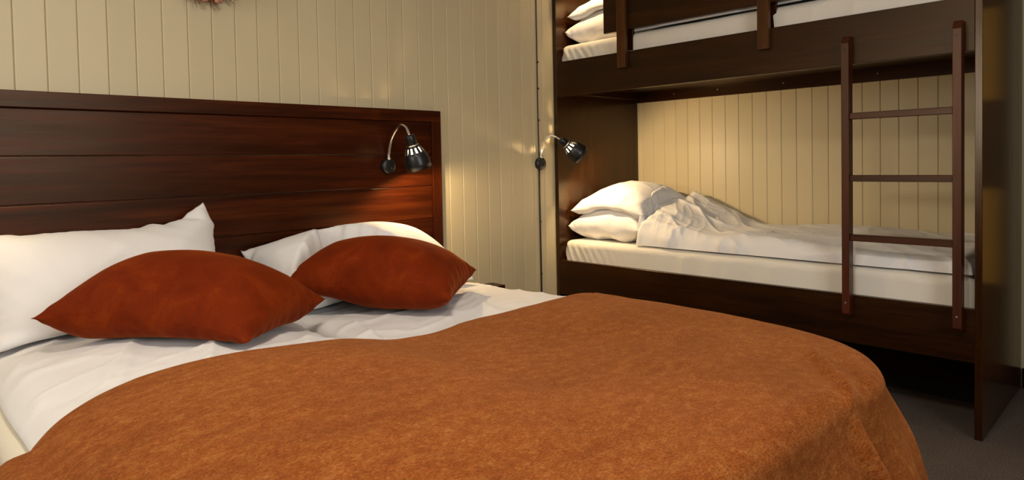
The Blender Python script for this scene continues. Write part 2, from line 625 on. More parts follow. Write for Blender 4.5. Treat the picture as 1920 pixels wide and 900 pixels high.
# guard: long board held by two uprights screwed to the rail
box('guard_board', (BXF + 0.001, -1.52, 1.750), (BXF + 0.024, -0.372, 1.960), M_BUNK_Y, bunk, 0.0015)
for y0, y1, zb in ((-0.531, -0.478, 1.550), (-1.302, -1.250, 1.543)):
    p = box('guard_post', (BXF - 0.026, y0, zb), (BXF - 0.0005, y1, 1.975), M_POST_LIT, bunk, 0.0015)
    box('guard_post', (BXF + 0.0305, y0 - 0.012, 1.50), (BXF + 0.048, y1 - 0.012, 1.975), M_BUNK_Z, bunk, 0.0015)
    for zz in (zb + 0.04, 1.80):
        link('screw', lathe_mesh('screw', [(0.0001, 0.002), (0.003, 0.0018), (0.004, 0.0)],
                                 (BXF - 0.026, (y0 + y1) / 2, zz), (-1, 0, 0), 10), M_BLACK, p)

# ladder
LX0, LX1 = -0.936, -0.888
lad = tag(empty('ladder', (-0.912, -1.83, 0.40)),
          'slim mahogany three-rung ladder fixed to the front of the bunk bed', 'ladder')


def ladder_rail(y0, y1):
    zb, zt = 0.405, 1.548
    prof = [(LX0 + 0.012, zb), (LX0, zb + 0.012), (LX0, zt - 0.030), (LX0 + 0.020, zt), (LX1 - 0.004, zt), (LX1, zt - 0.004), (LX1, zb)]
    bm = bmesh.new()
    a = [bm.verts.new((x, y0, z)) for x, z in prof]
    b = [bm.verts.new((x, y1, z)) for x, z in prof]
    n = len(prof)
    for i in range(n):
        bm.faces.new((a[i], a[(i + 1) % n], b[(i + 1) % n], b[i]))
    bm.faces.new(a[::-1]); bm.faces.new(b)
    bmesh.ops.recalc_face_normals(bm, faces=bm.faces)
    bmesh.ops.bevel(bm, geom=list(bm.edges), offset=0.0015, segments=1, affect='EDGES')
    r = link('side_rail', mesh_bm('ladder_rail', bm), M_LADDER, lad)
    for zz in (zt - 0.055, zb + 0.055):
        link('screw', lathe_mesh('screw', [(0.0001, 0.002), (0.0035, 0.0018), (0.0045, 0.0)],
                                 (LX0, (y0 + y1) / 2, zz), (-1, 0, 0), 10), M_STEEL if zz < 1 else M_BLACK, r)


ladder_rail(-1.643, -1.614)
ladder_rail(-2.030, -2.001)
for zz in (1.222, 0.970, 0.728):
    box('rung', (-0.928, -2.001, zz - 0.013), (-0.896, -1.643, zz + 0.013), M_RUNG, lad, 0.002)


# ------------------------------------------------------------------ soft things: inflating cloth
class Height:
    """height map over the plan, used for settling soft things"""
    def __init__(self, x0, x1, y0, y1, f, cell=0.0125):
        self.x0, self.y0, self.c = x0, y0, cell
        self.nx, self.ny = int((x1 - x0) / cell) + 1, int((y1 - y0) / cell) + 1
        X, Y = np.meshgrid(x0 + np.arange(self.nx) * cell, y0 + np.arange(self.ny) * cell)
        self.X, self.Y = X, Y
        self.h = f(X, Y) * np.ones_like(X)

    def __call__(self, x, y):
        fx = np.clip((x - self.x0) / self.c, 0, self.nx - 1.001)
        fy = np.clip((y - self.y0) / self.c, 0, self.ny - 1.001)
        i, j = fx.astype(int), fy.astype(int)
        u, v = fx - i, fy - j
        h = self.h
        return (h[j, i] * (1 - u) + h[j, i + 1] * u) * (1 - v) + (h[j + 1, i] * (1 - u) + h[j + 1, i + 1] * u) * v

    def add(self, P):
        """raise by a dense point set"""
        i = np.round((P[:, 0] - self.x0) / self.c).astype(int)
        j = np.round((P[:, 1] - self.y0) / self.c).astype(int)
        ok = (i >= 0) & (i < self.nx) & (j >= 0) & (j < self.ny)
        np.maximum.at(self.h, (j[ok], i[ok]), P[ok, 2])

    def blur(self, n):
        for _ in range(n):
            p = np.pad(self.h, 1, mode='edge')
            self.h = (p[1:-1, 1:-1] * 4 + p[:-2, 1:-1] + p[2:, 1:-1] + p[1:-1, :-2] + p[1:-1, 2:]) / 8


class Pillow:
    def __init__(self, w, h, nx, ny, seed=0):
        self.nx, self.ny = nx, ny
        n1, m1 = ny + 1, nx + 1
        T = np.arange(n1 * m1).reshape(n1, m1)
        B = T.copy()
        k = n1 * m1
        inner = np.arange((n1 - 2) * (m1 - 2)).reshape(n1 - 2, m1 - 2) + k
        B[1:-1, 1:-1] = inner
        self.T, self.B = T, B
        N = k + inner.size
        P = np.zeros((N, 3))
        U, V = np.meshgrid(np.linspace(-w / 2, w / 2, m1), np.linspace(-h / 2, h / 2, n1))
        for S, sg in ((T, 1), (B, -1)):
            P[S, 0], P[S, 1] = U, V
            P[S, 2] = sg * 0.01 * (1 - (2 * U / w) ** 2) * (1 - (2 * V / h) ** 2) + 0.004 * vnoise(U * 14, V * 14, seed + (sg > 0) * 5)
        self.P = P
        self.uv = (U, V)
        rng = []
        dx, dy = w / nx, h / ny
        dd = math.hypot(dx, dy)
        for S in (T, B):
            for a, b_, L, st in ((S[:, :-1], S[:, 1:], dx, 1.0), (S[:-1, :], S[1:, :], dy, 1.0)):
                ax = 1 if L is dx and a.shape[1] == nx else 0
                for par in (0, 1):
                    if a.shape == (n1, nx):
                        rng.append((a[:, par::2].ravel(), b_[:, par::2].ravel(), L, st))
                    else:
                        rng.append((a[par::2, :].ravel(), b_[par::2, :].ravel(), L, st))
            for a, b_ in ((S[:-1, :-1], S[1:, 1:]), (S[:-1, 1:], S[1:, :-1])):
                for par in (0, 1):
                    rng.append((a[par::2, :].ravel(), b_[par::2, :].ravel(), dd, 0.25))
            for par in (0, 1, 2, 3):
                a, b_ = S[:, :-2][:, par::4], S[:, 2:][:, par::4]
                rng.append((a.ravel(), b_.ravel(), 2 * dx, -0.10))
                a, b_ = S[:-2, :][par::4, :], S[2:, :][par::4, :]
                rng.append((a.ravel(), b_.ravel(), 2 * dy, -0.10))
        self.cons = rng
        q = []
        for S, fl in ((T, False), (B, True)):
            f = np.stack([S[:-1, :-1], S[:-1, 1:], S[1:, 1:], S[1:, :-1]], -1).reshape(-1, 4)
            q.append(f[:, ::-1] if fl else f)
        self.faces = np.concatenate(q)

    def normals(self, P):
        f = self.faces
        n = np.cross(P[f[:, 2]] - P[f[:, 0]], P[f[:, 3]] - P[f[:, 1]])
        out = np.zeros_like(P)
        for k in range(4):
            np.add.at(out, f[:, k], n)
        return out / (np.linalg.norm(out, axis=1, keepdims=True) + 1e-12)

    def run(self, steps, press, grav=0.0, H=None, plane_y=None, iters=5, damp=0.9, pin=None, eps=0.003, maxin=None):
        P = self.P
        prev = P.copy()
        for s in range(steps):
            v = (P - prev) * damp
            prev = P.copy()
            P = P + v + self.normals(P) * press
            P[:, 2] -= grav
            for _ in range(iters):
                for a, b_, L, st in self.cons:
                    d = P[b_] - P[a]
                    l = np.sqrt((d * d).sum(1)) + 1e-9
                    if st < 0:
                        c = np.minimum(l - L, 0) / l * (-st) * 0.5
                    elif st < 1:
                        c = np.maximum(l - L, 0) / l * st * 0.5 + np.minimum(l - L, 0) / l * 0.04
                    else:
                        c = (l - L) / l * 0.5
                        c = np.where(c < 0, c * 0.5, c)
                    dd = d * c[:, None]
                    P[a] += dd
                    P[b_] -= dd
                if pin is not None:
                    P[pin[0]] += (pin[1] - P[pin[0]]) * 0.3
                if H is not None:
                    hz = H(P[:, 0], P[:, 1]) + eps
                    c = P[:, 2] < hz
                    P[c, 2] = hz[c]
                    prev[c] = P[c]
                if plane_y is not None:
                    c = P[:, 1] > plane_y
                    P[c, 1] = plane_y
                    prev[c] = P[c]
        self.P = P
        return self

    def place(self, c, eu, ev, scale=1.0):
        eu = np.array(eu, float); eu /= np.linalg.norm(eu)
        ev = np.array(ev, float); ev -= eu * ev.dot(eu); ev /= np.linalg.norm(ev)
        en = np.cross(eu, ev)
        self.P = np.array(c) + (self.P[:, :1] * eu + self.P[:, 1:2] * ev + self.P[:, 2:] * en) * scale
        return self

    def copy(self):
        import copy
        p = copy.copy(self)
        p.P = self.P.copy()
        return p

    def dense(self):
        P = self.P
        f = self.faces
        out = [P]
        for u in (0.17, 0.5, 0.83):
            for v in (0.17, 0.5, 0.83):
                out.append((P[f[:, 0]] * (1 - u) + P[f[:, 1]] * u) * (1 - v) + (P[f[:, 3]] * (1 - u) + P[f[:, 2]] * u) * v)
        return np.concatenate(out)

    def wrinkle(self, amp, freq, seed, pucker=0.003, wave=0.032):
        U, V = self.uv
        N = self.normals(self.P)
        hw, hh = U.max(), V.max()
        D = np.zeros(len(self.P))
        for S, sd in ((self.T, seed), (self.B, seed + 70)):
            d = amp * (creases(U, V, sd, 0.7, 2.6, freq) + creases(U, V, sd + 5, 2.3, 2.8, freq * 1.4) - 0.45)
            dx, dy = hw - np.abs(U), hh - np.abs(V)
            e = np.minimum(dx, dy)
            along = np.where(dx < dy, V, U)
            ph = along * 2 * PI / wave + 5 * vnoise(along * 9, e * 0, sd)
            d = d * smooth(0.0, 0.05, e) + pucker * np.sin(ph) * np.exp(-((e - 0.02) / 0.025) ** 2) * smooth(0.0, 0.015, e)
            D[S] = d
        self.P = self.P + N * D[:, None]
        return self

    def mesh(self, name):
        me = bpy.data.meshes.new(name)
        me.from_pydata(self.P.tolist(), [], self.faces.tolist())
        me.update()
        # sharp sewn seam around the edge
        T = self.T
        ring = np.concatenate([T[0, :], T[1:, -1], T[-1, -2::-1], T[-2:0:-1, 0]])
        seam = set(ring.tolist())
        at = me.attributes.new('crease_edge', 'FLOAT', 'EDGE')
        ev = np.empty(len(me.edges) * 2, dtype=np.int32)
        me.edges.foreach_get('vertices', ev)
        ev = ev.reshape(-1, 2)
        nxt = {int(a): int(b) for a, b in zip(ring, np.roll(ring, -1))}
        at.data.foreach_set('value', np.array([0.75 if nxt.get(int(a)) == int(b) or nxt.get(int(b)) == int(a) else 0.0 for a, b in ev], dtype=np.float32))
        return me


def soft_obj(name, me, mat, parent=None, sub=1):
    o = link(name, me, mat, parent, smooth=True)
    if sub:
        m = o.modifiers.new('smooth', 'SUBSURF')
        m.levels = sub
        m.render_levels = sub
    return o


# ------------------------------------------------------------------ double bed
BX0, BX1 = -3.62, -1.93      # mattress sides
BYF, BYH = -2.00, -0.04      # foot / head
MZ = 0.515                   # mattress top
bed = tag(empty('double_bed', (-2.76, -1.08, 0)), 'low wide double bed base with two thick cream-sheeted mattresses', 'bed')
box('bed_base', (BX0 + 0.02, BYF + 0.02, 0.12), (BX1 - 0.02, BYH, 0.30), M_BUNK_Y, bed, 0.006, 2)
for x in (BX0 + 0.12, BX1 - 0.12):
    for y in (BYF + 0.12, BYH - 0.12):
        link('leg', lathe_mesh('leg', [(0.020, 0), (0.028, 0.12)], (x, y, 0), (0, 0, 1), 16, cap0=True, cap1=True), M_BLACK, bed)


def soft_box(name, lo, hi, mat, parent, rad=0.045, amp=0.004, seed=0, gather=0.0, step=0.022):
    """mattress under a fitted sheet: rounded box with ripples"""
    bm = bmesh.new()
    bmesh.ops.create_cube(bm, size=1.0)
    for v in bm.verts:
        for k in range(3):
            v.co[k] = lo[k] + (v.co[k] + 0.5) * (hi[k] - lo[k])
    bmesh.ops.bevel(bm, geom=list(bm.edges), offset=rad, segments=5, affect='EDGES', profile=0.5)
    long_e = [e for e in bm.edges if e.calc_length() > 0.06]
    for cut in range(1):
        for ax in range(3):
            es = [e for e in bm.edges if abs((e.verts[0].co - e.verts[1].co).normalized()[ax]) > 0.99 and e.calc_length() > 0.06]
            if es:
                n = max(1, int((hi[ax] - lo[ax]) / step))
                bmesh.ops.subdivide_edges(bm, edges=es, cuts=n, use_grid_fill=True)
    bm.normal_update()
    co = np.array([v.co[:] for v in bm.verts])
    no = np.array([v.normal[:] for v in bm.verts])
    x, y, z = co.T
    side = 1 - np.clip(np.abs(no[:, 2]) * 1.3, 0, 1)
    s = x * np.abs(no[:, 1]) + y * np.abs(no[:, 0]) + 0.3 * z
    r = creases(s, z * 0.6 + x * 0.2, seed, PI / 2 - 0.35, 4.0, 7.0) * side
    top = creases(x, y, seed + 4, 0.5, 3.0, 5.0) * (1 - side) * 0.5
    d = amp * (r + top) * 2 - amp * 0.5
    if gather > 0:
        dist_end = hi[1] - y
        g = np.exp(-dist_end / 0.17) * side
        ph = (dist_end * 1.0 - (hi[2] - z) * 0.55) * 2 * PI / 0.048
        d = d + gather * g * np.sin(ph + 2 * vnoise(y * 20, z * 20, seed))
    for v, dd, n in zip(bm.verts, d, no):
        v.co += Vector(n) * float(dd)
    me = mesh_bm(name, bm)
    o = link(name, me, mat, parent, smooth=True)
    return o


soft_box('mattress', (BX0, BYF, 0.29), ((BX0 + BX1) / 2 - 0.004, BYH, MZ), M_SHEET, bed, 0.05, 0.004, 3)
soft_box('mattress', ((BX0 + BX1) / 2 + 0.004, BYF, 0.29), (BX1, BYH, MZ), M_SHEET, bed, 0.05, 0.004, 8)

# bed surface over the two duvets
PXK = [-3.60, -3.56, -3.50, -3.41, -3.30, -3.20, -3.05, -2.92, -2.84, -2.78, -2.70, -2.58, -2.43, -2.25, -2.07, -1.96, -1.90, -1.86]
PZK = [0.525, 0.558, 0.584, 0.600, 0.607, 0.607, 0.598, 0.584, 0.568, 0.556, 0.552, 0.552, 0.560, 0.570, 0.566, 0.560, 0.548, 0.525]


def cubic(xk, yk, x):
    xk, yk = np.array(xk), np.array(yk)
    d = np.gradient(yk, xk)
    i = np.clip(np.searchsorted(xk, x) - 1, 0, len(xk) - 2)
    h = xk[i + 1] - xk[i]
    t = np.clip((x - xk[i]) / h, 0, 1)
    return ((2 * t ** 3 - 3 * t ** 2 + 1) * yk[i] + (t ** 3 - 2 * t ** 2 + t) * h * d[i]
            + (-2 * t ** 3 + 3 * t ** 2) * yk[i + 1] + (t ** 3 - t ** 2) * h * d[i + 1])


def bed_h(x, y):
    """soft height of the made bed (without fine wrinkles)"""
    z = cubic(PXK, PZK, x)
    foot = smooth(-2.13, -1.75, y)
    z = z - (z - 0.555) * 0.75 * (1 - smooth(-2.1, -1.2, y))
    z = z + 0.022 * fbm(x * 1.7 + 3, y * 1.5, 11, 2) * smooth(-0.4, -0.9, y) * foot
    z = z - 0.028 * (1 - smooth(-2.1, -1.5, y)) * smooth(-2.5, -1.95, x)
    head = smooth(-0.25, -0.75, y)
    z = MZ + 0.012 + (z - MZ - 0.012) * (0.55 + 0.45 * head)
    return z


def duvet(name, x0, x1, y0, y1, seed, label):
    nx, ny = int((x1 - x0) / 0.008), int((y1 - y0) / 0.009)
    U, V = np.meshgrid(np.linspace(0, 1, nx), np.linspace(0, 1, ny))
    X = x0 + (x1 - x0) * U
    Y = y0 + (y1 - y0) * V
    X = X + 0.012 * vnoise(Y * 5, X * 0 + seed, seed) * np.abs(2 * U - 1)
    ex = np.minimum(X - X.min(axis=1, keepdims=True), X.max(axis=1, keepdims=True) - X)
    ey = np.minimum(Y - y0, y1 - Y)
    R = 0.055
    rim = np.minimum(np.clip(ex / R, 0, 1), np.clip(ey / R, 0, 1))
    rim = np.sqrt(np.clip(1 - (1 - rim) ** 2, 0, 1))
    wr = 0.020 * creases(X, Y, seed, 1.15, 3.2, 4.5) + 0.010 * creases(X, Y, seed + 20, 0.2, 3.0, 8.0)
    wr = wr + 0.014 * fbm(X * 5, Y * 4, seed + 31, 3)
    base = MZ + 0.006
    full = bed_h(X, Y) + (wr - 0.006) * smooth(-1.30, -1.05, Y) - 0.014 * (1 - smooth(-1.14, -1.04, Y))
    Z = base + (full - base) * rim
    top = np.stack([X, Y, Z], -1)
    me = bpy.data.meshes.new(name)
    bot = top.copy(); bot[..., 2] = base - 0.001
    N = nx * ny
    idx = np.arange(N).reshape(ny, nx)
    f = np.stack([idx[:-1, :-1], idx[:-1, 1:], idx[1:, 1:], idx[1:, :-1]], -1).reshape(-1, 4)
    border = np.concatenate([idx[0, :], idx[1:, -1], idx[-1, -2::-1], idx[-2:0:-1, 0]])
    verts = np.concatenate([top.reshape(-1, 3), bot.reshape(-1, 3)[border]])
    bi = np.arange(len(border)) + N
    sk = np.stack([border, bi, np.roll(bi, -1), np.roll(border, -1)], -1)
    me.from_pydata(verts.tolist(), [], f.tolist() + sk.tolist() + [bi.tolist()[::-1]])
    me.update()
    o = link(name, me, M_WHITE, None, smooth=True)
    tag(o, label, 'duvet', 'white duvets on the double bed')
    return o


duvet('duvet', -3.585, -2.786, -1.93, -0.13, 5, 'puffed white cotton duvet on the left half of the double bed')
duvet('duvet', -2.774, -1.885, -1.93, -0.13, 9, 'flatter white cotton duvet on the right half of double bed beside the wall')

HB = Height(-3.95, -1.5, -2.3, 0.0, lambda X, Y: np.where((X > BX0) & (X < -1.88), bed_h(X, Y) + 0.012, 0.0))


# blanket draped over the foot of the bed
BE_X = [-3.62, -3.50, -3.35, -3.20, -3.00, -2.80, -2.65, -2.45, -2.30, -2.10, -1.90]
BE_Y = [-1.14, -1.085, -1.045, -1.060, -1.085, -1.080, -1.085, -1.060, -1.085, -1.100, -1.090]


def blanket():
    L0, R0 = -3.655, -1.855      # drape lines left / right
    F0 = -2.125                  # drape line at the foot
    hang_l, hang_r, hang_f = 0.30, 0.42, 0.44
    rr = 0.038                   # bending radius
    step = 0.0095
    s = np.arange(L0 - hang_l, R0 + hang_r, step)
    t = np.arange(0.0, 1.0001, 1.0 / 175)
    S, Tt = np.meshgrid(s, t)
    ye = cubic(BE_X, BE_Y, np.clip(S, -3.62, -1.90)) + 0.005 * vnoise(S * 9, S * 0, 4)
    V = ye + (F0 - hang_f - ye) * Tt           # flat cloth y
    def bend(d):
        """arc length past the drape line -> (horizontal, drop)"""
        d = np.maximum(d + rr, 0)              # starts bending rr before
        a = np.clip(d / rr, 0, PI / 2)
        hx = rr * np.sin(a)
        dz = rr * (1 - np.cos(a)) + np.maximum(d - rr * PI / 2, 0)
        return hx, dz
    # drape outline with well rounded corners
    sgn = np.where(S > (L0 + R0) / 2, 1.0, -1.0)
    rc = np.where(sgn > 0, 0.35, 0.20)
    cx = np.where(sgn > 0, R0 - rc, L0 + rc)
    cyy = F0 + rc
    a_s = np.maximum(sgn * (S - cx), 0.0)
    a_f = np.maximum(cyy - V, 0.0)
    rad = np.hypot(a_s, a_f)
    ang = np.arctan2(a_f, np.maximum(a_s, 1e-9))
    over = rad - rc                            # past the drape line
    hh, drop = bend(over)
    m = over > -rr
    corner = np.sin(2 * ang) ** 2
    far = np.clip(drop - 0.03, 0, 1)
    fold = 0.030 * np.sin(ang * 10 + 0.6) * corner ** 0.5 * smooth(0.03, 0.30, drop)
    side = np.cos(ang) ** 4; foot = np.sin(ang) ** 4
    hang = smooth(0.05, 0.35, drop)
    right = (sgn > 0)
    # one long pleat from the top over the foot edge, one softer fold at the corner
    Vc = np.maximum(V, -2.13)
    sc_ = -2.09 + 1.50 * (Vc + 1.95) + 0.06 * smooth(-2.13, -2.45, V)
    pleat = np.exp(-((S - sc_) / 0.024) ** 2) * smooth(-1.90, -2.02, V)
    dip = np.exp(-((S - sc_ - 0.075) / 0.035) ** 2) * smooth(-1.95, -2.10, V)
    pleat2 = right * np.exp(-((ang - math.radians(56)) / 0.10) ** 2)
    fold = fold * (1 - 0.7 * right) + (pleat * 0.042 - dip * 0.022 + pleat2 * 0.030) * smooth(0.0, 0.22, drop)
    outw = (rc - rr + hh) + corner * 0.30 * far + fold
    outw = outw + side * hang * (0.014 * np.sin(V * 16) + 0.03)
    outw = outw + foot * hang * (0.020 * np.sin(S * 15 + 1.2 * vnoise(S * 3, S * 0 + 1, 3)) + 0.05)
    drop = drop * (1 - 0.06 * corner)
    X = np.where(m, cx + sgn * outw * np.cos(ang), S)
    Y = np.where(m, cyy - outw * np.sin(ang), V)
    X = np.where(m & (a_s <= 0), S, X)
    Y = np.where(m & (a_f <= 0), V, Y)
    Xc = np.clip(X, L0 + 0.06, R0 - 0.05); Yc2 = np.clip(Y, F0 + 0.03, 0)
    z = bed_h(Xc, Yc2) + 0.016
    z = z + 0.006 * fbm(S * 4, V * 4, 77, 3) + 0.007 * creases(S, V, 41, 2.4, 4.0, 2.2)
    z = z + pleat * 0.018 - dip * 0.008
    Z = z - drop
    P = np.stack([X, Y, np.maximum(Z, 0.03)], -1)
    me = grid_mesh('blanket', P, np.stack([S, V], -1))
    o = link('blanket', me, M_BLANKET, None, smooth=True)
    so = o.modifiers.new('thick', 'SOLIDIFY')
    so.thickness = 0.008
    so.offset = -1
    tag(o, 'rust-orange chenille blanket spread over the foot of the double bed', 'blanket')
    return o


blanket()

# white pillows and rust cushions on the double bed
pl = Pillow(0.76, 0.50, 46, 34, 1).run(55, 0.0012, iters=5)
pl.place((-3.235, -0.160, 0.690), (0.70, 0.0, 0.0), (0.0, 0.16, 0.34))
pins = [(34, 3, -3.58, -0.10, 0.832), (34, 10, -3.47, -0.10, 0.846), (34, 46, -2.914, -0.098, 0.945), (34, 44, -2.940, -0.098, 0.926), (34, 42, -2.970, -0.098, 0.908), (34, 34, -3.105, -0.10, 0.862),
        (34, 20, -3.327, -0.10, 0.864), (32, 46, -2.902, -0.106, 0.908), (28, 46, -2.872, -0.13, 0.861), (18, 46, -2.838, -0.18, 0.780), (6, 46, -2.815, -0.23, 0.69)]
pl.run(24, 0.0008, 0.0003, HB, -0.047, 4, 0.8,
       pin=(np.array([pl.T[a_, b_] for a_, b_, *_ in pins]), np.array([p_[2:] for p_ in pins])))
pl.wrinkle(0.010, 5.0, 3)
o = soft_obj('bed_pillow', pl.mesh('bed_pillow'), M_WHITE)
tag(o, 'white pillow propped on the headboard with one pointed corner sticking up', 'pillow', 'white pillows on the double bed')
pr = Pillow(0.80, 0.52, 46, 34, 6).run(55, 0.0014, iters=5)
pr.place((-2.36, -0.26, 0.665), (0.70, 0.0, 0.0), (0.0, 0.40, 0.13))
pr.run(24, 0.0010, 0.0003, HB, -0.047, 4, 0.8)
HB0 = HB.h.copy()
HB.add(pl.dense()); HB.add(pr.dense())
HB.h = np.maximum(HB0, np.minimum(HB.h, 0.655))
HB.blur(6)

cA, cB, cC = np.array((-3.465, -0.525, 0.668)), np.array((-3.10, -1.01, 0.612)), np.array((-2.80, -0.69, 0.638))
cu = Pillow(0.61, 0.46, 48, 34, 12).run(55, 0.0011, iters=5)
cu.place((cA + cC) / 2 + np.array((0, 0, 0.012)), cB - cA, cC - cB)
cu.run(9, 0.0012, 0.0001, HB, None, 4, 0.8)
yy = cu.P[:, 1]
cu.P[:, 1] = np.where(yy > -0.31, -0.31 + (yy + 0.31) * 0.25, yy)
cu.wrinkle(0.003, 5.0, 29, 0.003, 0.05)
o = soft_obj('cushion', cu.mesh('cushion'), M_VELVET, None, 2)
tag(o, 'rust velvet cushion lying in front of the pointed white pillow', 'cushion', 'rust velvet cushions')
HB.add(cu.dense())
dA, dB, dC = np.array((-2.75, -0.49, 0.64)), np.array((-2.43, -0.91, 0.615)), np.array((-2.16, -0.66, 0.64))
c2 = Pillow(0.585, 0.43, 44, 32, 23).run(55, 0.0016, iters=5)
c2.place((dA + dC) / 2 + np.array((0, 0, 0.012)), dB - dA, dC - dB)
c2.run(9, 0.0013, 0.0001, HB, None, 4, 0.8)
c2.wrinkle(0.003, 5.0, 33, 0.003, 0.05)
o = soft_obj('cushion', c2.mesh('cushion'), M_VELVET, None, 2)
tag(o, 'rust velvet cushion leaning on the flat white pillow nearer the bunk bed', 'cushion', 'rust velvet cushions')
# the flat pillow gives way under the cushion that rests on it
low = Height(-3.0, -1.8, -1.1, 0.0, lambda X, Y: 9.0 + 0 * X)
dn = c2.dense()
ii, jj = np.round((dn[:, 0] - low.x0) / low.c).astype(int), np.round((dn[:, 1] - low.y0) / low.c).astype(int)
ok_ = (ii >= 0) & (ii < low.nx) & (jj >= 0) & (jj < low.ny)
np.minimum.at(low.h, (jj[ok_], ii[ok_]), dn[ok_, 2])
gi = np.clip(np.round((pr.P[:, 0] - low.x0) / low.c).astype(int), 0, low.nx - 1)
gj = np.clip(np.round((pr.P[:, 1] - low.y0) / low.c).astype(int), 0, low.ny - 1)
lim = np.minimum.reduce([low.h[np.clip(gj + a_, 0, low.ny - 1), np.clip(gi + b_, 0, low.nx - 1)] for a_ in (-1, 0, 1) for b_ in (-1, 0, 1)])
pr.wrinkle(0.008, 5.0, 8)
floor_z = np.maximum(lim - 0.004, 0.56)
pr.P[:, 2] = np.minimum(pr.P[:, 2], floor_z)
o = soft_obj('bed_pillow', pr.mesh('bed_pillow'), M_WHITE)
tag(o, 'white pillow lying behind the right-hand rust cushion below the black lamp', 'pillow', 'white pillows on the double bed')

# ------------------------------------------------------------------ bunk bedding
MX0, MX1, MY0, MY1 = BXF + RT + 0.002, BXB - 0.024, EY1 + 0.004, PY0 - 0.006


def bunk_mattress(z0, z1, seed, label):
    o = soft_box('bunk_mattress', (MX0, MY0, z0), (MX1, MY1, z1), M_BSHEET, None, 0.035, 0.004, seed, 0.006, 0.011)
    tag(o, label, 'mattress', 'bunk bed mattresses')


bunk_mattress(0.366, 0.600, 2, 'cream-sheeted mattress on the lower berth of the bunk bed')
bunk_mattress(1.517, 1.737, 14, 'cream-sheeted mattress on the upper berth behind the guard board')

HL = Height(-0.95, 0.0, -2.2, 0.0, lambda X, Y: 0.602 + 0 * X)
bl = Pillow(0.68, 0.52, 42, 32, 31).run(55, 0.0015, iters=5).place((-0.475, -0.275, 0.684), (1, 0, 0.0), (0, 1, 0.0))
bl.run(12, 0.0014, 0.0002, HL, -0.036, 4, 0.8)
bl.wrinkle(0.017, 7.0, 13)
o = soft_obj('bunk_pillow', bl.mesh('bunk_pillow'), M_WHITE)
tag(o, 'lower white pillow of the stack on the lower berth', 'pillow', 'bunk bed pillows')
lowP = bl
HL.add(bl.dense()); HL.blur(1)
bu = Pillow(0.68, 0.52, 42, 32, 37).run(55, 0.0010, iters=5).place((-0.47, -0.285, 0.782), (1, 0.03, 0.0), (-0.03, 1, 0.02))
bu.run(14, 0.0008, 0.0004, HL, -0.036, 4, 0.8, eps=0.006)
bu.wrinkle(0.017, 7.0, 19)
o = soft_obj('bunk_pillow', bu.mesh('bunk_pillow'), M_WHITE)
tag(o, 'lamp-lit white pillow on top of the stack on the lower berth', 'pillow', 'bunk bed pillows')
upP = bu
HL.add(bu.dense())
HLs = Height(-0.95, 0.0, -2.2, 0.0, lambda X, Y: 0 * X)
HLs.h = HL.h.copy(); HLs.blur(3)
# the pair on the upper berth
for src, lab in ((lowP, 'lower white pillow of the stack on the upper berth'),
                 (upP, 'topmost white pillow of the stack on the upper berth')):
    p = src.copy(); p.P[:, 2] += 1.137
    o = soft_obj('bunk_pillow', p.mesh('bunk_pillow'), M_WHITE)
    tag(o, lab, 'pillow', 'bunk bed pillows')


def bunk_duvet():
    x0, x1, y0, y1 = MX0 + 0.012, MX1 - 0.004, MY0 + 0.01, -0.455
    nx, ny = 120, 260
    U, V = np.meshgrid(np.linspace(0, 1, nx), np.linspace(0, 1, ny))
    X = x0 + (x1 - x0) * U + 0.010 * vnoise(V * 14, U * 0, 5) * (1 - U)
    Y = y0 + (y1 - y0 - 0.10 * (1 - U) ** 2 + 0.09 * vnoise(U * 5, V * 0 + 2, 6)) * V
    ex = np.minimum(X - X.min(axis=1, keepdims=True), X.max(axis=1, keepdims=True) - X)
    ey = np.minimum(Y - Y.min(axis=0, keepdims=True), Y.max(axis=0, keepdims=True) - Y)
    rim = np.minimum(np.clip(ex / 0.07, 0, 1), np.clip(ey / 0.05, 0, 1))
    rim = np.sqrt(np.clip(1 - (1 - rim) ** 2, 0, 1))
    pile = smooth(-0.98, -0.46, Y)
    body = 0.075 + 0.020 * U + 0.02 * fbm(X * 4, Y * 2.5, 8, 2) + (0.06 + 0.09 * smooth(0.0, 0.5, U)) * pile
    wr = 0.026 * creases(X, Y, 61, 0.9, 2.2, 4.2) + 0.026 * creases(X, Y, 62, 2.2, 2.5, 6.0) * (0.4 + 0.6 * pile) \
        + 0.014 * creases(X, Y, 63, 1.5, 4.0, 6.0) + 0.012 * creases(X, Y, 64, 0.4, 2.5, 11.0) * (0.4 + 0.6 * pile)
    ph = HLs(X, Y) + 0.010
    Z = np.maximum(0.606 + (body + wr - 0.015) * rim, np.where(ph > 0.63, ph + 0.012 * rim, 0))
    X = X - (0.022 * creases(Z * 1.6, Y, 71, 0.5, 2.2, 7.0) - 0.006) * (1 - smooth(0.0, 0.16, U)) * smooth(0.606, 0.64, Z)
    top = np.stack([X, Y, Z], -1)
    N = nx * ny
    idx = np.arange(N).reshape(ny, nx)
    f = np.stack([idx[:-1, :-1], idx[:-1, 1:], idx[1:, 1:], idx[1:, :-1]], -1).reshape(-1, 4)
    me = bpy.data.meshes.new('bunk_duvet')
    me.from_pydata(top.reshape(-1, 3).tolist(), [], f.tolist())
    me.update()
    return me


dme = bunk_duvet()
o = soft_obj('bunk_duvet', dme, M_WHITE)
tag(o, 'crumpled white duvet covering the lower berth of the bunk bed', 'duvet', 'bunk bed duvets')
o = soft_obj('bunk_duvet', dme, M_WHITE)
o.location = (0, 0, 1.137)
tag(o, 'white duvet on the upper berth behind the guard board', 'duvet', 'bunk bed duvets')


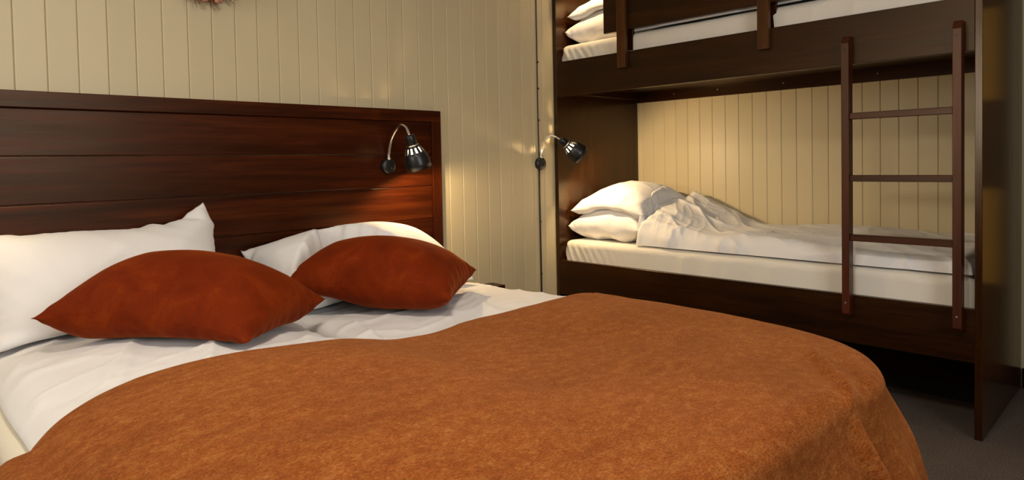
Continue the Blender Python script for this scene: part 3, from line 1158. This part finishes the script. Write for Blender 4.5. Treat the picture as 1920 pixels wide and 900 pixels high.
# ------------------------------------------------------------------ gooseneck wall lamps
def bez(pts, n=10):
    pts = [Vector(p) for p in pts]
    out = []
    P = [pts[0] * 2 - pts[1]] + pts + [pts[-1] * 2 - pts[-2]]
    for i in range(1, len(P) - 2):
        for k in range(n):
            t = k / n
            out.append(0.5 * ((2 * P[i]) + (P[i + 1] - P[i - 1]) * t + (2 * P[i - 1] - 5 * P[i] + 4 * P[i + 1] - P[i + 2]) * t * t
                              + (3 * P[i] - P[i - 1] - 3 * P[i + 1] + P[i + 2]) * t ** 3))
    out.append(pts[-1])
    return out


def wall_lamp(label, wall, neck, axis, power=LAMP_W):
    """wall: centre of the base on the wall; neck: points of the chrome arm; axis: where the shade points"""
    wall = Vector(wall)
    axis = Vector(axis).normalized()
    root = tag(empty('wall_lamp', wall), label, 'lamp', 'black gooseneck reading lamps')
    link('base', lathe_mesh('base', [(0.034, 0), (0.036, 0.004), (0.036, 0.020), (0.033, 0.025), (0.020, 0.028), (0.0001, 0.0285)],
                            wall, (0, -1, 0), 32, cap0=True), M_BLACK, root, smooth=True)
    link('switch', lathe_mesh('switch', [(0.006, 0.0), (0.006, 0.004), (0.0001, 0.005)], wall + Vector((0.008, -0.0275, -0.008)), (0, -1, 0), 14),
         M_SHADE, root, smooth=True)
    pts = bez(neck)
    link('neck_collar', tube_mesh('neck_collar', [pts[0], pts[0] + (pts[2] - pts[0]).normalized() * 0.016], 0.0085, 14), M_CHROME, root, smooth=True)
    link('gooseneck', tube_mesh('gooseneck', pts, [0.0058 + 0.0006 * (i % 2) for i in range(len(pts))], 14), M_CHROME, root, smooth=True)
    p = Vector(neck[-1]) - axis * 0.004
    link('socket', lathe_mesh('socket', [(0.010, 0), (0.0215, 0.004), (0.0235, 0.010), (0.0235, 0.044), (0.020, 0.048)], p, axis, 28, cap0=True, cap1=True),
         M_BLACK, root, smooth=True)
    link('ring', lathe_mesh('ring', [(0.021, 0.0465), (0.0275, 0.0475), (0.0275, 0.0510), (0.021, 0.0520)], p, axis, 28), M_CHROME, root, smooth=True)
    prof = [(0.022, 0.052), (0.028, 0.055), (0.0335, 0.060), (0.0455, 0.083), (0.0500, 0.095), (0.0540, 0.112), (0.0560, 0.135), (0.0565, 0.160)]
    S = 60
    def skip(i, k):
        return i == 2 and k % 5 in (0, 1)
    sh = link('shade', lathe_mesh('shade', prof, p, axis, S, skip=skip), M_SHADE, root, smooth=True)
    so = sh.modifiers.new('wall', 'SOLIDIFY')
    so.thickness = 0.0012
    link('bulb', lathe_mesh('bulb', [(0.012, 0.053), (0.024, 0.061), (0.0285, 0.072), (0.0290, 0.088), (0.0250, 0.108), (0.014, 0.126), (0.0001, 0.132)],
                            p, axis, 20), M_BULB, root, smooth=True)
    l = bpy.data.lights.new('lamp_light', 'POINT')
    l.energy = power
    l.color = LAMP_COL
    l.shadow_soft_size = 0.010
    lo = bpy.data.objects.new('lamp_light', l)
    lo.location = p + axis * 0.141
    col.objects.link(lo)
    lo.parent = root
    lo.matrix_parent_inverse = Matrix.Translation(wall).inverted()
    return root


hx = -2.065
wall_lamp('lit black gooseneck reading lamp mounted on the mahogany headboard', (hx, -0.0205, 1.056),
          [(hx, -0.040, 1.085), (hx, -0.040, 1.115), (hx, -0.066, 1.180), (hx, -0.125, 1.234), (hx, -0.175, 1.228), (hx, -0.203, 1.190)],
          (0.30, -0.04, -0.95))
wall_lamp('lit black gooseneck reading lamp at the left end of the headboard', (-3.64, -0.0205, 1.056),
          [(-3.64, -0.040, 1.085), (-3.64, -0.040, 1.115), (-3.64, -0.066, 1.180), (-3.64, -0.125, 1.234), (-3.64, -0.175, 1.228), (-3.64, -0.203, 1.190)],
          (0.10, -0.14, -0.94), 1.0)
lx = -1.02
for dz, lab in ((0.0, 'lit black gooseneck reading lamp on the cream wall beside the lower berth'),
                (1.08, 'black gooseneck reading lamp high on the wall beside the upper berth')):
    wall_lamp(lab, (lx, -0.0005, 1.052 + dz),
              [(lx, -0.018, 1.082 + dz), (lx, -0.022, 1.130 + dz), (lx + 0.004, -0.036, 1.175 + dz), (lx + 0.018, -0.070, 1.206 + dz),
               (lx + 0.036, -0.098, 1.202 + dz), (lx + 0.054, -0.118, 1.186 + dz)],
              (0.55, -0.46, -0.57), 18.0 if dz == 0 else 12.0)

# power cable running down the wall through the lamps
cab = tag(empty('power_cable', (lx + 0.002, -0.004, 0.1)), 'thin dark power cable running down the cream wall beside the bunk bed', 'cable')
def cable_seg(z0, z1, seed):
    zz = np.linspace(z0, z1, 26)
    pts = [(lx - 0.002 + 0.006 * float(vnoise(z * 2.1, 0.0, seed)), -0.004, float(z)) for z in zz]
    link('cable', tube_mesh('cable', pts, 0.0050 if z0 < 1 else 0.0032, 8), M_CABLE, cab, smooth=True)
cable_seg(0.10, 1.018, 3)
cable_seg(1.090, 2.095, 5)
for z in (0.42, 0.72, 1.30, 1.48, 1.63):
    box('cable_clip', (lx - 0.008, -0.0095, z - 0.005), (lx + 0.006, -0.0002, z + 0.005), M_CABLE, cab, 0.002)

# slim ledge on the wall between the beds
sh = tag(empty('wall_ledge', (-1.60, -0.05, 0.40)), 'slim brown wooden ledge on the wall just behind the double bed duvet edge', 'shelf')
box('shelf_board', (-1.745, -0.105, 0.405), (-1.405, -0.001, 0.423), M_HEAD, sh, 0.002)
for x in (-1.68, -1.48):
    box('bracket', (x - 0.01, -0.09, 0.345), (x + 0.01, -0.001, 0.405), M_BLACK, sh, 0.002)

# dried ornament hung above the headboard (its lower tips reach into view)
orn = tag(empty('wall_ornament', (-2.855, -0.03, 1.832)), 'dried twig wreath with pale pink petals hung above the headboard', 'ornament')
rng = np.random.RandomState(4)
ring = []
for k in range(49):
    a = 2 * PI * k / 48
    ring.append((-2.855 + 0.125 * math.sin(a), -0.030, 1.832 - 0.125 * math.cos(a)))
link('wreath_ring', tube_mesh('wreath_ring', ring, 0.020, 8, cap=False), M_TWIG, orn, smooth=True)
for k in range(46):
    a = 2 * PI * k / 46 + rng.uniform(-0.05, 0.05)
    c = Vector((-2.855 + 0.125 * math.sin(a), -0.035, 1.832 - 0.125 * math.cos(a)))
    d = Vector((math.sin(a + 0.7), rng.uniform(-0.4, 0.05), -math.cos(a + 0.7)))
    ln = rng.uniform(0.035, 0.060)
    link('twig', tube_mesh('twig', [c, c + d * ln * 0.6, c + d * ln + Vector((0, 0, -0.006))], [0.003, 0.0022, 0.0006], 5), M_TWIG, orn)
    cc = c + Vector((rng.uniform(-.02, .02), -0.015, rng.uniform(-.02, .02)))
    link('petal', lathe_mesh('petal', [(0.001, 0), (0.010, 0.006), (0.014, 0.014), (0.006, 0.020), (0.0005, 0.018)], cc,
                             (rng.uniform(-1, 1), -1, rng.uniform(-1, 1)), 7), M_PETAL, orn, smooth=True)

# ceiling lamp behind the camera
cl = tag(empty('ceiling_lamp', (CL[0], CL[1], HC)), 'round white ceiling lamp near the middle of the room', 'lamp')
link('rim', lathe_mesh('rim', [(0.19, 0), (0.20, 0.01), (0.20, 0.05), (0.185, 0.055)], (CL[0], CL[1], HC), (0, 0, -1), 40, cap0=True), M_CEIL, cl, smooth=True)
link('diffuser', lathe_mesh('diffuser', [(0.185, 0.05), (0.17, 0.066), (0.12, 0.078), (0.0001, 0.085)], (CL[0], CL[1], HC), (0, 0, -1), 40), M_DIFF, cl, smooth=True)
